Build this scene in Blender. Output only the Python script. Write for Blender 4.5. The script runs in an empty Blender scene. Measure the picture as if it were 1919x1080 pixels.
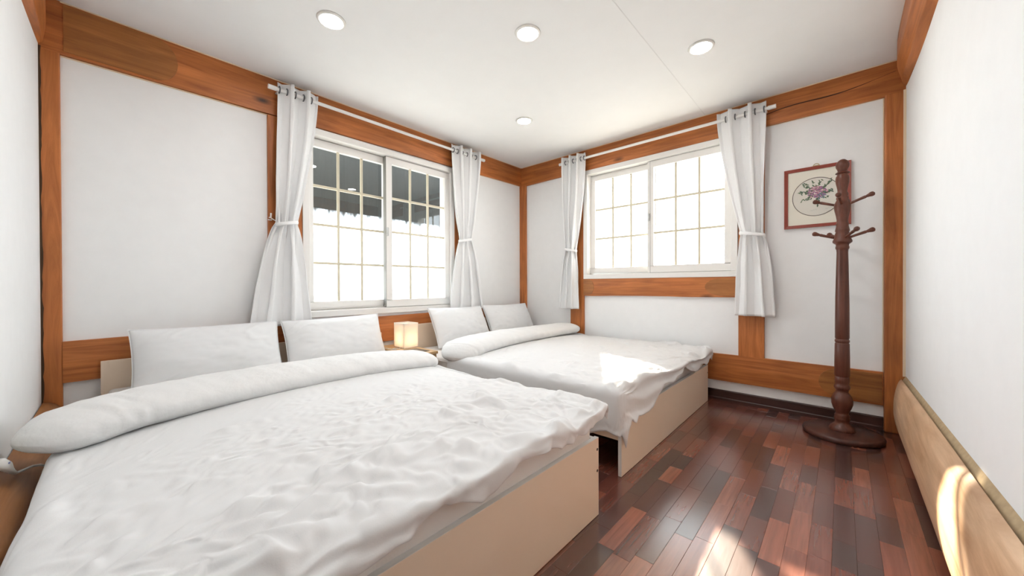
import bpy, math, random
import numpy as np
from mathutils import Matrix, Vector

# ------------------------------------------------------------------ scene, camera, light
S = bpy.context.scene
COL = S.collection
S.view_settings.view_transform = 'Standard'
S.view_settings.look = 'None'
S.view_settings.gamma = 1.0
S.view_settings.use_curve_mapping = False
S.view_settings.exposure = 1.86

LA, LB, H = 3.496, 3.104, 2.30          # room: x from -LA to 0, y from -LB to 0

cd = bpy.data.cameras.new('camera')
cam = bpy.data.objects.new('camera', cd)
COL.objects.link(cam)
cd.sensor_fit = 'HORIZONTAL'
cd.sensor_width = 36.0
cd.lens = 679.855 / 1919 * 36.0
cd.shift_y = -1.16 / 1919
cd.clip_start = 0.02
R_ = Vector((0.67240215, -0.74017978, -0.00304072))
U_ = Vector((0.00608563, 0.00142036, 0.99998047))
F_ = Vector((0.74016101, 0.67240752, -0.00545951))
M4 = Matrix(((R_.x, U_.x, -F_.x, -3.26683), (R_.y, U_.y, -F_.y, -2.81585), (R_.z, U_.z, -F_.z, 0.92197), (0, 0, 0, 1)))
cam.matrix_world = M4
S.camera = cam

W = bpy.data.worlds.new('sky')
S.world = W
W.use_nodes = True
bg = W.node_tree.nodes['Background']
bg.inputs[0].default_value = (0.84, 0.925, 1.0, 1)
bg.inputs[1].default_value = 3.0

sd = bpy.data.lights.new('sun', 'SUN')
sd.energy = 10.5
sd.angle = math.radians(1.2)
sd.color = (1.0, 0.86, 0.66)
sun = bpy.data.objects.new('sun', sd)
COL.objects.link(sun)
sun.location = (6, 4, 5)
sun.rotation_euler = Vector((-1.64, -0.96, -1.0)).to_track_quat('-Z', 'Y').to_euler()
DOWNLIGHT = 45.0

random.seed(7)
rng = np.random.default_rng(11)

# ------------------------------------------------------------------ materials
MATS = {}
def nodes(name):
    m = bpy.data.materials.new(name); m.use_nodes = True
    nt = m.node_tree; b = nt.nodes['Principled BSDF']
    MATS[name] = m
    return m, nt, b
def N(nt, t, **kw):
    n = nt.nodes.new(t)
    for k, v in kw.items(): setattr(n, k, v)
    return n
def L(nt, a, b): nt.links.new(a, b)
def ramp(nt, stops, interp='LINEAR'):
    r = N(nt, 'ShaderNodeValToRGB'); cr = r.color_ramp; cr.interpolation = interp
    while len(cr.elements) < len(stops): cr.elements.new(0.5)
    for e, (p, c) in zip(cr.elements, stops):
        e.position = p; e.color = (*c, 1)
    return r
def plain(name, col, rough=0.6, metal=0.0, spec=0.5, bump=0.0, bscale=60.0, var=0.0):
    m, nt, b = nodes(name)
    b.inputs['Base Color'].default_value = (*col, 1)
    b.inputs['Roughness'].default_value = rough
    b.inputs['Metallic'].default_value = metal
    b.inputs['Specular IOR Level'].default_value = spec
    tc = N(nt, 'ShaderNodeTexCoord')
    nz = N(nt, 'ShaderNodeTexNoise'); nz.inputs['Scale'].default_value = bscale; nz.inputs['Detail'].default_value = 4
    L(nt, tc.outputs['Object'], nz.inputs['Vector'])
    if bump > 0:
        bp = N(nt, 'ShaderNodeBump'); bp.inputs['Strength'].default_value = bump; bp.inputs['Distance'].default_value = 0.01
        L(nt, nz.outputs['Fac'], bp.inputs['Height']); L(nt, bp.outputs['Normal'], b.inputs['Normal'])
    if var > 0:
        c2 = tuple(max(0, c * (1 - var)) for c in col)
        r = ramp(nt, [(0.3, c2), (0.7, col)]); L(nt, nz.outputs['Fac'], r.inputs['Fac']); L(nt, r.outputs['Color'], b.inputs['Base Color'])
    return m
def wood(name, axis, dark, light, rough=0.45, knots=True, stretch=14.0, base=1.6, knot_col=(0.05, 0.018, 0.006), randomize=False, spec=0.4, bump=0.08):
    m, nt, b = nodes(name)
    tc = N(nt, 'ShaderNodeTexCoord'); oi = N(nt, 'ShaderNodeObjectInfo')
    add = N(nt, 'ShaderNodeVectorMath', operation='ADD')
    mul = N(nt, 'ShaderNodeVectorMath', operation='SCALE'); mul.inputs['Scale'].default_value = 17.0
    cmb = N(nt, 'ShaderNodeCombineXYZ')
    for i in range(3): L(nt, oi.outputs['Random'], cmb.inputs[i])
    L(nt, cmb.outputs[0], mul.inputs[0])
    L(nt, tc.outputs['Object'], add.inputs[0]); L(nt, mul.outputs[0], add.inputs[1])
    mp = N(nt, 'ShaderNodeMapping'); sc = [base * stretch] * 3; sc[axis] = base; mp.inputs['Scale'].default_value = sc
    L(nt, add.outputs[0], mp.inputs['Vector'])
    n1 = N(nt, 'ShaderNodeTexNoise'); n1.inputs['Scale'].default_value = 1.0; n1.inputs['Detail'].default_value = 6; n1.inputs['Distortion'].default_value = 1.2; n1.inputs['Roughness'].default_value = 0.62
    L(nt, mp.outputs[0], n1.inputs['Vector'])
    mid = tuple((a + c) / 2 for a, c in zip(dark, light))
    r = ramp(nt, [(0.28, dark), (0.5, mid), (0.72, light)]); L(nt, n1.outputs['Fac'], r.inputs['Fac'])
    # broad tone drift
    n2 = N(nt, 'ShaderNodeTexNoise'); n2.inputs['Scale'].default_value = 2.6; n2.inputs['Detail'].default_value = 2; L(nt, add.outputs[0], n2.inputs['Vector'])
    hs = N(nt, 'ShaderNodeHueSaturation'); L(nt, r.outputs['Color'], hs.inputs['Color'])
    mr = N(nt, 'ShaderNodeMapRange'); mr.inputs[1].default_value = 0.3; mr.inputs[2].default_value = 0.7; mr.inputs[3].default_value = 0.82; mr.inputs[4].default_value = 1.15
    L(nt, n2.outputs['Fac'], mr.inputs[0])
    L(nt, mr.outputs[0], hs.inputs['Value'])
    out = hs.outputs['Color']
    if randomize:
        m2 = N(nt, 'ShaderNodeMapRange'); m2.inputs[3].default_value = 0.7; m2.inputs[4].default_value = 1.25
        L(nt, oi.outputs['Random'], m2.inputs[0])
        h2 = N(nt, 'ShaderNodeHueSaturation'); L(nt, out, h2.inputs['Color']); L(nt, m2.outputs[0], h2.inputs['Value']); out = h2.outputs['Color']
    if knots:
        ms = [5.5] * 3; ms[axis] = 2.2
        mk = N(nt, 'ShaderNodeMapping'); mk.inputs['Scale'].default_value = ms; L(nt, add.outputs[0], mk.inputs['Vector'])
        nk = N(nt, 'ShaderNodeTexNoise'); nk.inputs['Scale'].default_value = 2.0; L(nt, add.outputs[0], nk.inputs['Vector'])
        mixv = N(nt, 'ShaderNodeMix', data_type='VECTOR'); mixv.inputs[0].default_value = 0.12
        L(nt, mk.outputs[0], mixv.inputs[4]); L(nt, nk.outputs['Color'], mixv.inputs[5])
        vo = N(nt, 'ShaderNodeTexVoronoi'); vo.inputs['Scale'].default_value = 1.0; L(nt, mixv.outputs[1], vo.inputs['Vector'])
        rk = ramp(nt, [(0.03, (1, 1, 1)), (0.13, (0, 0, 0))]); L(nt, vo.outputs['Distance'], rk.inputs['Fac'])
        mx = N(nt, 'ShaderNodeMix', data_type='RGBA'); L(nt, rk.outputs['Color'], mx.inputs[0]); L(nt, out, mx.inputs[6]); mx.inputs[7].default_value = (*knot_col, 1)
        out = mx.outputs[2]
    L(nt, out, b.inputs['Base Color'])
    b.inputs['Roughness'].default_value = rough
    b.inputs['Specular IOR Level'].default_value = spec
    bp = N(nt, 'ShaderNodeBump'); bp.inputs['Strength'].default_value = bump; bp.inputs['Distance'].default_value = 0.01
    L(nt, n1.outputs['Fac'], bp.inputs['Height']); L(nt, bp.outputs['Normal'], b.inputs['Normal'])
    return m

plaster = plain('plaster', (0.895, 0.895, 0.892), 0.85, spec=0.2, bump=0.06, bscale=14, var=0.02)
ceil_m = plain('ceiling_paint', (0.88, 0.882, 0.88), 0.85, spec=0.2, bump=0.03, bscale=9, var=0.015)
caulk = plain('caulk_bead', (0.78, 0.62, 0.44), 0.8)
BD, BL = (0.29, 0.084, 0.021), (0.60, 0.205, 0.056)
beam = [wood('beam_wood_' + 'xyz'[a], a, BD, BL) for a in range(3)]
joint = [wood('joint_wood_' + 'xyz'[a], a, (0.23, 0.082, 0.021), (0.46, 0.18, 0.05), knots=False) for a in range(3)]
logm = [wood('log_wood_' + 'xyz'[a], a, (0.48, 0.27, 0.14), (0.76, 0.52, 0.33), rough=0.5, stretch=9) for a in range(3)]
logd = wood('dark_log_wood', 1, (0.22, 0.085, 0.028), (0.42, 0.19, 0.07), rough=0.5, stretch=9)
darkbase = wood('baseboard_wood', 1, (0.035, 0.014, 0.011), (0.08, 0.033, 0.026), rough=0.4, knots=False)
rackm = wood('rack_wood', 2, (0.075, 0.022, 0.013), (0.17, 0.058, 0.036), rough=0.32, knots=False, stretch=16, base=2.5)
framem = plain('picture_frame_red', (0.30, 0.05, 0.03), 0.4, var=0.15)
matm = plain('picture_mat_cream', (0.80, 0.76, 0.66), 0.8)
pvc = plain('white_pvc', (0.82, 0.80, 0.77), 0.35, spec=0.4)
muntm = plain('cream_muntin', (0.66, 0.60, 0.46), 0.45)
rodm = plain('white_rod', (0.85, 0.84, 0.82), 0.4)
steel = plain('dark_steel', (0.16, 0.16, 0.17), 0.3, metal=0.9)
zinc = plain('zinc', (0.55, 0.54, 0.52), 0.35, metal=0.9)
laminate = plain('beige_laminate', (0.87, 0.715, 0.56), 0.5, spec=0.3, bscale=3, var=0.02)
edging = plain('laminate_edging', (0.80, 0.78, 0.74), 0.5)
screwm = plain('screw_dark', (0.05, 0.045, 0.04), 0.4, metal=0.6)
nightm = wood('nightstand_wood', 1, (0.42, 0.25, 0.11), (0.66, 0.44, 0.22), knots=False)
inset = plain('dark_inset', (0.10, 0.085, 0.06), 0.25)
plasticw = plain('white_plastic', (0.82, 0.81, 0.78), 0.4)
plasticc = plain('cream_plastic', (0.76, 0.72, 0.62), 0.45)
bluem = plain('blue_mark', (0.25, 0.3, 0.55), 0.5)
blindm = plain('outdoor_blind_cloth', (0.030, 0.031, 0.028), 0.9, bump=0.1, bscale=30)
groundm = plain('pale_ground', (0.36, 0.355, 0.34), 0.9, bscale=2, var=0.1)
eavem = plain('eave_boards', (0.30, 0.22, 0.15), 0.8)
mattm = plain('mattress_cloth', (0.80, 0.77, 0.74), 0.85, spec=0.15, bump=0.05, bscale=150)
pipingm = plain('mattress_piping', (0.42, 0.38, 0.33), 0.8)

def cloth(name, col, transl=0.0, fine=0.03, scale=260):
    m, nt, b = nodes(name)
    b.inputs['Base Color'].default_value = (*col, 1); b.inputs['Roughness'].default_value = 0.9
    b.inputs['Specular IOR Level'].default_value = 0.12
    b.inputs['Sheen Weight'].default_value = 0.08
    tc = N(nt, 'ShaderNodeTexCoord'); nz = N(nt, 'ShaderNodeTexNoise'); nz.inputs['Scale'].default_value = scale; nz.inputs['Detail'].default_value = 3
    L(nt, tc.outputs['Object'], nz.inputs['Vector'])
    bp = N(nt, 'ShaderNodeBump'); bp.inputs['Strength'].default_value = fine; bp.inputs['Distance'].default_value = 0.01
    L(nt, nz.outputs['Fac'], bp.inputs['Height']); L(nt, bp.outputs['Normal'], b.inputs['Normal'])
    if transl > 0:
        tr = N(nt, 'ShaderNodeBsdfTranslucent'); tr.inputs['Color'].default_value = (*col, 1)
        mx = N(nt, 'ShaderNodeMixShader'); mx.inputs[0].default_value = transl
        o = nt.nodes['Material Output']
        L(nt, b.outputs[0], mx.inputs[1]); L(nt, tr.outputs[0], mx.inputs[2]); L(nt, mx.outputs[0], o.inputs['Surface'])
    return m
duvetm = cloth('duvet_cotton', (0.755, 0.755, 0.755), 0.0, 0.04, 320)
foldm = cloth('duvet_jacquard', (0.765, 0.76, 0.75), 0.0, 0.35, 26)
pillowm = cloth('pillow_cotton', (0.80, 0.805, 0.81), 0.0, 0.03, 300)
curtm = cloth('curtain_cotton', (0.92, 0.92, 0.92), 0.10, 0.04, 300)
shadem = cloth('paper_shade', (0.92, 0.87, 0.80), 0.6, 0.05, 80)

def glass_mat():
    m, nt, b = nodes('window_glass'); nt.nodes.remove(b)
    lw = N(nt, 'ShaderNodeLayerWeight'); lw.inputs['Blend'].default_value = 0.5
    pw = N(nt, 'ShaderNodeMath', operation='POWER'); pw.inputs[1].default_value = 5.0; L(nt, lw.outputs['Facing'], pw.inputs[0])
    fr = N(nt, 'ShaderNodeMath', operation='MULTIPLY_ADD'); fr.inputs[1].default_value = 0.93; fr.inputs[2].default_value = 0.07; L(nt, pw.outputs[0], fr.inputs[0])
    tr = N(nt, 'ShaderNodeBsdfTransparent'); tr.inputs[0].default_value = (0.95, 0.97, 0.96, 1)
    gl = N(nt, 'ShaderNodeBsdfGlossy'); gl.inputs['Roughness'].default_value = 0.01
    mx = N(nt, 'ShaderNodeMixShader'); L(nt, fr.outputs[0], mx.inputs[0]); L(nt, tr.outputs[0], mx.inputs[1]); L(nt, gl.outputs[0], mx.inputs[2])
    L(nt, mx.outputs[0], nt.nodes['Material Output'].inputs['Surface'])
    return m
glass = glass_mat()
def emit(name, col, s):
    m, nt, b = nodes(name); nt.nodes.remove(b)
    e = N(nt, 'ShaderNodeEmission'); e.inputs[0].default_value = (*col, 1); e.inputs[1].default_value = s
    L(nt, e.outputs[0], nt.nodes['Material Output'].inputs['Surface'])
    return m
lampm = emit('downlight_diffuser', (1.0, 0.985, 0.965), DOWNLIGHT)
bulbm = emit('bulb_glow', (1.0, 0.70, 0.47), 6.0)

def floor_mat():
    m, nt, b = nodes('rosewood_strip')
    tc = N(nt, 'ShaderNodeTexCoord'); at = N(nt, 'ShaderNodeAttribute'); at.attribute_name = 'tone'
    oi = N(nt, 'ShaderNodeObjectInfo')
    sm = N(nt, 'ShaderNodeMath', operation='ADD'); L(nt, at.outputs['Fac'], sm.inputs[0]); L(nt, oi.outputs['Random'], sm.inputs[1])
    fr = N(nt, 'ShaderNodeMath', operation='FRACT'); L(nt, sm.outputs[0], fr.inputs[0])
    tone = ramp(nt, [(0.0, (0.060, 0.027, 0.024)), (0.15, (0.095, 0.034, 0.027)), (0.33, (0.145, 0.045, 0.031)), (0.52, (0.185, 0.056, 0.036)), (0.72, (0.235, 0.074, 0.045)), (0.88, (0.30, 0.10, 0.06))], 'CONSTANT')
    L(nt, fr.outputs[0], tone.inputs['Fac'])
    cmb = N(nt, 'ShaderNodeCombineXYZ'); sc = N(nt, 'ShaderNodeMath', operation='MULTIPLY'); sc.inputs[1].default_value = 37.0
    L(nt, fr.outputs[0], sc.inputs[0]); L(nt, sc.outputs[0], cmb.inputs[0]); L(nt, sc.outputs[0], cmb.inputs[2])
    geo = N(nt, 'ShaderNodeNewGeometry')
    add = N(nt, 'ShaderNodeVectorMath', operation='ADD'); L(nt, geo.outputs['Position'], add.inputs[0]); L(nt, cmb.outputs[0], add.inputs[1])
    mp = N(nt, 'ShaderNodeMapping'); mp.inputs['Scale'].default_value = (5, 75, 40); L(nt, add.outputs[0], mp.inputs['Vector'])
    nz = N(nt, 'ShaderNodeTexNoise'); nz.inputs['Scale'].default_value = 1; nz.inputs['Detail'].default_value = 5; nz.inputs['Distortion'].default_value = 0.5; L(nt, mp.outputs[0], nz.inputs['Vector'])
    mr = N(nt, 'ShaderNodeMapRange'); mr.inputs[1].default_value = 0.3; mr.inputs[2].default_value = 0.7; mr.inputs[3].default_value = 0.84; mr.inputs[4].default_value = 1.2
    L(nt, nz.outputs['Fac'], mr.inputs[0])
    hs = N(nt, 'ShaderNodeHueSaturation'); L(nt, tone.outputs['Color'], hs.inputs['Color']); L(nt, mr.outputs[0], hs.inputs['Value'])
    L(nt, hs.outputs['Color'], b.inputs['Base Color'])
    b.inputs['Roughness'].default_value = 0.26
    b.inputs['Coat Weight'].default_value = 0.7; b.inputs['Coat Roughness'].default_value = 0.22; b.inputs['Coat IOR'].default_value = 1.6
    b.inputs['Specular IOR Level'].default_value = 1.0
    bp = N(nt, 'ShaderNodeBump'); bp.inputs['Strength'].default_value = 0.03; bp.inputs['Distance'].default_value = 0.01
    L(nt, nz.outputs['Fac'], bp.inputs['Height']); L(nt, bp.outputs['Normal'], b.inputs['Normal'])
    return m
floorm = floor_mat()

# ------------------------------------------------------------------ mesh helpers
def link(name, me, mat, parent=None, smooth=False, bevel=0.0, seg=2):
    o = bpy.data.objects.new(name, me); COL.objects.link(o)
    if mat is not None and not me.materials: me.materials.append(mat)
    if smooth: me.polygons.foreach_set('use_smooth', [True] * len(me.polygons))
    if parent is not None: o.parent = parent
    if bevel > 0:
        b = o.modifiers.new('bevel', 'BEVEL'); b.width = bevel; b.segments = seg; b.limit_method = 'ANGLE'
    return o
def mesh(v, f, name='m'):
    me = bpy.data.meshes.new(name); me.from_pydata([tuple(map(float, p)) for p in v], [], f); me.update(); return me
class MB:
    def __init__(s): s.v = []; s.f = []
    def add(s, v, f):
        n = len(s.v); s.v += [tuple(p) for p in v]; s.f += [tuple(i + n for i in q) for q in f]; return s
    def box(s, x0, x1, y0, y1, z0, z1):
        v = [(x, y, z) for z in (z0, z1) for y in (y0, y1) for x in (x0, x1)]
        return s.add(v, [(0, 2, 3, 1), (4, 5, 7, 6), (0, 1, 5, 4), (2, 6, 7, 3), (0, 4, 6, 2), (1, 3, 7, 5)])
    def tube(s, pts, r, n=10, cap=True):
        pts = [Vector(p) for p in pts]; m = len(pts); rr = r if hasattr(r, '__len__') else [r] * m
        v = []; up = None
        for i, p in enumerate(pts):
            t = (pts[min(i + 1, m - 1)] - pts[max(i - 1, 0)]).normalized()
            if up is None:
                a = Vector((0, 0, 1)) if abs(t.z) < 0.9 else Vector((1, 0, 0)); up = (a - t * a.dot(t)).normalized()
            else: up = (up - t * up.dot(t)).normalized()
            w = t.cross(up)
            for k in range(n):
                a = 2 * math.pi * k / n; v.append(p + (up * math.cos(a) + w * math.sin(a)) * rr[i])
        f = [(i * n + k, i * n + (k + 1) % n, (i + 1) * n + (k + 1) % n, (i + 1) * n + k) for i in range(m - 1) for k in range(n)]
        if cap: f += [tuple(range(n - 1, -1, -1)), tuple((m - 1) * n + k for k in range(n))]
        return s.add(v, f)
    def lathe(s, prof, c=(0, 0, 0), n=32):
        v = []; m = len(prof)
        for (r, z) in prof:
            for k in range(n):
                a = 2 * math.pi * k / n; v.append((c[0] + r * math.cos(a), c[1] + r * math.sin(a), c[2] + z))
        f = [(i * n + k, i * n + (k + 1) % n, (i + 1) * n + (k + 1) % n, (i + 1) * n + k) for i in range(m - 1) for k in range(n)]
        f += [tuple(range(n - 1, -1, -1)), tuple((m - 1) * n + k for k in range(n))]
        return s.add(v, f)
    def prism(s, poly, axis, a, b):
        # poly in the two remaining axes (in xyz order), extruded along axis from a to b
        n = len(poly); v = []
        for t in (a, b):
            for (p, q) in poly:
                v.append({0: (t, p, q), 1: (p, t, q), 2: (p, q, t)}[axis])
        f = [tuple(range(n)), tuple(range(2 * n - 1, n - 1, -1))] + [(i, i + n, (i + 1) % n + n, (i + 1) % n) for i in range(n)]
        return s.add(v, f)
    def build(s, name, mat, parent=None, smooth=False, bevel=0.0, seg=2):
        me = mesh(s.v, s.f, name)
        import bmesh
        bm = bmesh.new(); bm.from_mesh(me); bmesh.ops.recalc_face_normals(bm, faces=bm.faces); bm.to_mesh(me); bm.free()
        return link(name, me, mat, parent, smooth, bevel, seg)
def box(name, mat, parent, *b, bevel=0.0): return MB().box(*b).build(name, mat, parent, bevel=bevel)
def tag(o, label, cat, group=None, kind=None):
    o['label'] = label; o['category'] = cat
    if group: o['group'] = group
    if kind: o['kind'] = kind
    return o
def thing(name, label, cat, loc, group=None, kind=None):
    o = bpy.data.objects.new(name, None); COL.objects.link(o); o.location = loc; o.empty_display_size = 0.05
    return tag(o, label, cat, group, kind)
def under(parent, *obs):
    """parent world-space meshes under an Empty that is not at the origin"""
    for o in obs: o.parent = parent; o.matrix_parent_inverse = Matrix.Translation(Vector(parent.location)).inverted()
def rotate_about(o, deg): o.rotation_euler.z = math.radians(deg)

# value noise
_H = rng.random((256, 256))
def vnoise(x, y, seed=0):
    x = x + seed * 17.31; y = y + seed * 9.77
    xi = np.floor(x).astype(int); yi = np.floor(y).astype(int); xf = x - xi; yf = y - yi
    u = xf ** 3 * (xf * (xf * 6 - 15) + 10); w = yf ** 3 * (yf * (yf * 6 - 15) + 10)
    g = lambda a, b: _H[a % 256, b % 256]
    return (g(xi, yi) * (1 - u) + g(xi + 1, yi) * u) * (1 - w) + (g(xi, yi + 1) * (1 - u) + g(xi + 1, yi + 1) * u) * w
def fbm(x, y, seed=0, o=3):
    s = 0; a = 0.5; t = 0
    for k in range(o):
        s = s + a * vnoise(x * 2 ** k, y * 2 ** k, seed + k * 3); t += a; a *= 0.5
    return s / t
def grid_faces(n, m, off=0, flip=False):
    f = []
    for i in range(n - 1):
        for j in range(m - 1):
            a = off + i * m + j
            q = (a, a + 1, a + m + 1, a + m); f.append(q[::-1] if flip else q)
    return f
def normals(P):
    du = np.gradient(P, axis=0); dv = np.gradient(P, axis=1)
    n = np.cross(du, dv); n /= np.linalg.norm(n, axis=2, keepdims=True) + 1e-12
    return n

# ------------------------------------------------------------------ the setting: shell
WT = 0.18
# window openings: north wall (x range, z range), east wall (y range, z range)
NX0, NX1, NZ0, NZ1 = -2.37, -1.025, 0.695, 2.055
EY0, EY1, EZ0, EZ1 = -2.222, -0.86, 0.985, 2.085
def struct(o, label, cat): return tag(o, label, cat, kind='structure')
w = MB()
for b in ((-LA - WT, NX0, 0, WT, 0, H), (NX1, WT, 0, WT, 0, H), (NX0, NX1, 0, WT, 0, NZ0), (NX0, NX1, 0, WT, NZ1, H)): w.box(*b)
struct(w.build('wall_north', plaster), 'white plaster wall behind both bed heads with the four-row window', 'wall')
w = MB()
for b in ((0, WT, -LB - WT, EY0, 0, H), (0, WT, EY1, 0, 0, H), (0, WT, EY0, EY1, 0, EZ0), (0, WT, EY0, EY1, EZ1, H)): w.box(*b)
struct(w.build('wall_east', plaster), 'white plaster wall with the three-row window and the picture', 'wall')
struct(box('wall_south', plaster, None, -LA - WT, 0, -LB - WT, -LB, 0, H), 'bare white wall above the pale log at right', 'wall')
struct(box('wall_west', plaster, None, -LA - WT, -LA, -LB, 0, 0, H), 'bare white wall at the left edge beside the bed', 'wall')
ceil = box('ceiling', ceil_m, None, -LA - WT, WT, -LB - WT, WT, H, H + 0.1)
struct(ceil, 'flat white ceiling with recessed round lights', 'ceiling')
box('panel_seam', plain('seam_filler', (0.80, 0.795, 0.79), 0.9), ceil, -LA, 0, -1.996, -1.992, H - 0.0008, H + 0.001)

# floor strips
fl = box('floor', plain('subfloor', (0.03, 0.012, 0.01), 0.6), None, -LA - WT, WT, -LB - WT, WT, -0.12, -0.004)
struct(fl, 'dark reddish rosewood strip laminate floor', 'floor')
SW, SLN = 0.0622, 0.285
strip_me = {}
def strip_mesh(ln):
    k = round(ln, 3)
    if k not in strip_me:
        b = MB(); g = 0.00015; t = 0.0006
        x0, x1, y0, y1 = g, ln - g, g, SW - g
        b.add([(x0, y0, -0.004), (x1, y0, -0.004), (x1, y1, -0.004), (x0, y1, -0.004), (x0, y0, -t), (x1, y0, -t), (x1, y1, -t), (x0, y1, -t),
               (x0 + t, y0 + t, 0), (x1 - t, y0 + t, 0), (x1 - t, y1 - t, 0), (x0 + t, y1 - t, 0)],
              [(0, 1, 5, 4), (1, 2, 6, 5), (2, 3, 7, 6), (3, 0, 4, 7), (4, 5, 9, 8), (5, 6, 10, 9), (6, 7, 11, 10), (7, 4, 8, 11), (8, 9, 10, 11)])
        me = mesh(b.v, b.f, 'floor_strip'); me.materials.append(floorm)
        strip_me[k] = me
    return strip_me[k]
rest_v, rest_f, rest_t = [], [], []
rows = int(LB / SW) + 1
for r in range(rows):
    y0 = -LB + r * SW
    board = r // 3
    x = -LA - ((board * 0.37 + (r % 3) * 0.118 + random.random() * 0.05) % SLN)
    while x < 0:
        ln = SLN if random.random() < 0.7 else round(random.choice((0.17, 0.22, 0.34)), 3)
        vis = (y0 < -2.04 and x > -2.35) or (-1.98 < x + ln and x < -1.5 and y0 < -1.5) or (x > -0.3 and y0 < -1.95)
        if vis:
            o = bpy.data.objects.new('floor_strip', strip_mesh(ln)); COL.objects.link(o); o.location = (x, y0, 0); o.parent = fl
        else:
            me = strip_mesh(ln); n = len(rest_v)
            rest_v += [(v.co.x + x, v.co.y + y0, v.co.z) for v in me.vertices]
            rest_f += [tuple(i + n for i in p.vertices) for p in me.polygons]; rest_t += [random.random()] * len(me.vertices)
        x += ln
me = mesh(rest_v, rest_f, 'floor_strips_rest'); me.materials.append(floorm)
at = me.attributes.new('tone', 'FLOAT', 'POINT'); at.data.foreach_set('value', rest_t)
o = link('floor_strips', me, floorm, fl); o['kind'] = 'stuff'

# timber frame: posts and beams stand slightly proud of the plaster
TR = [0]
def trim(mb, mat, label, cat='beam', bevel=0.004):
    TR[0] += 1
    return struct(mb.build('trim_%d' % TR[0], mat, bevel=bevel), label, cat)
def wavy_beam(axis, a, b, face, back, lo, hi, n=24, amp=0.004, seed=1):
    """beam running along axis (0 or 1) between a and b; lo/hi = z at both ends"""
    m = MB(); v = []
    ts = np.linspace(0, 1, n)
    for i, t in enumerate(ts):
        p = a + (b - a) * t
        zl = lo[0] + (lo[1] - lo[0]) * t + amp * (2 * vnoise(np.array(t * 6.0), np.array(0.5), seed) - 1)
        zh = hi[0] + (hi[1] - hi[0]) * t + (0 if hi[0] >= H and hi[1] >= H else amp * (2 * vnoise(np.array(t * 6.0), np.array(4.5), seed) - 1))
        bow = 0.004
        for (d, z) in ((back, zl), (face, zl), (face + (bow if face > back else -bow), (zl + zh) / 2), (face, zh), (back, zh)):
            v.append((p, d, float(z)) if axis == 0 else (d, p, float(z)))
    f = []
    for i in range(n - 1):
        for k in range(5):
            f.append((i * 5 + k, i * 5 + (k + 1) % 5, (i + 1) * 5 + (k + 1) % 5, (i + 1) * 5 + k))
    f += [(0, 1, 2, 3, 4), tuple((n - 1) * 5 + k for k in (4, 3, 2, 1, 0))]
    return m.add(v, f)
PR = 0.022
bA = trim(wavy_beam(0, -LA, 0.0, -PR, 0.02, (2.047, 2.092), (2.300, 2.300), seed=2), beam[0], 'long timber tie beam under the ceiling behind the beds', bevel=0)
def end_lap(parent, axis, pts_face, face, mat):
    m = MB(); m.prism(pts_face, 1 if axis == 0 else 0, face, face + 0.004)
    return m.build('lap_joint', mat, parent)
def lap_poly(a, b, z0, z1, bulge, n=12):
    pts = [(a, z0)]
    for k in range(n + 1):
        t = -math.pi / 2 + math.pi * k / n
        pts.append((b + bulge * math.cos(t), (z0 + z1) / 2 + (z1 - z0) / 2 * math.sin(t)))
    pts.append((a, z1)); return pts
end_lap(bA, 0, lap_poly(-3.42, -3.10, 2.062, 2.288, 0.09), -PR - 0.0055, joint[0])
# north wall posts
pA = trim(MB().box(-LA, -3.432, -PR, 0.02, 0.0, 2.05), beam[2], 'wooden corner post at the left end of the window wall', 'post')
trim(MB().box(-2.575, NX0, -PR, 0.02, 0.66, 2.055), beam[2], 'wooden post left of the four-row window', 'post')
trim(MB().box(NX1, -0.90, -PR, 0.02, 0.68, 2.07), beam[2], 'wooden post right of the four-row window', 'post')
trim(MB().box(-0.0315, 0.0, -0.09, 0.0, 0.0, 2.085), beam[2], 'slim wooden post in the far room corner', 'post')
trim(wavy_beam(0, -3.432, -0.0315, -PR, 0.02, (0.452, 0.478), (0.655, 0.690), seed=5), beam[0], 'wooden rail behind the pillows below the four-row window', bevel=0)
trim(wavy_beam(0, -3.432, -0.0315, -PR, 0.02, (0.0, 0.0), (0.305, 0.305), seed=6), beam[0], 'low wooden sill beam near the floor behind the beds', bevel=0)
# east wall timbers
bB = trim(wavy_beam(1, -LB, 0.0, -PR, 0.02, (2.094, 2.082), (2.300, 2.300), seed=3), beam[1], 'cracked timber beam under the ceiling over the three-row window', bevel=0)
cr = MB(); pts = []
for k in range(25):
    t = k / 24; y = -2.36 - 0.70 * t; z = 2.165 + 0.055 * t + 0.012 * math.sin(7 * t) + (0.0 if t < 0.5 else 0.01 * (t - 0.5))
    pts.append((-PR - 0.0025, y, z))
cr.tube(pts, [0.0015 + 0.0028 * math.sin(math.pi * min(1, (k / 24) * 1.15)) ** 0.7 if k < 21 else 0.0012 for k in range(25)], 6)
cr.build('crack', plain('crack_shadow_gap', (0.03, 0.012, 0.006), 0.9), bB)
trim(MB().box(-PR, 0.02, EY1, -0.70, 0.37, 2.09), beam[2], 'wooden post left of the three-row window', 'post')
trim(MB().box(-PR, 0.02, -2.392, EY0 - 0.004, 0.37, 2.09), beam[2], 'wooden post right of the three-row window, below the curtain', 'post')
sB = trim(wavy_beam(1, EY0 - 0.004, EY1, -PR, 0.02, (0.826, 0.815), (0.985, 0.992), seed=8), beam[1], 'short wooden rail under the three-row window', bevel=0)
end_lap(sB, 1, lap_poly(EY0, EY0 + 0.10, 0.835, 0.975, 0.13), -PR - 0.0055, joint[1])
end_lap(sB, 1, lap_poly(EY1, EY1 - 0.05, 0.822, 0.982, -0.07), -PR - 0.0055, joint[1])
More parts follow.
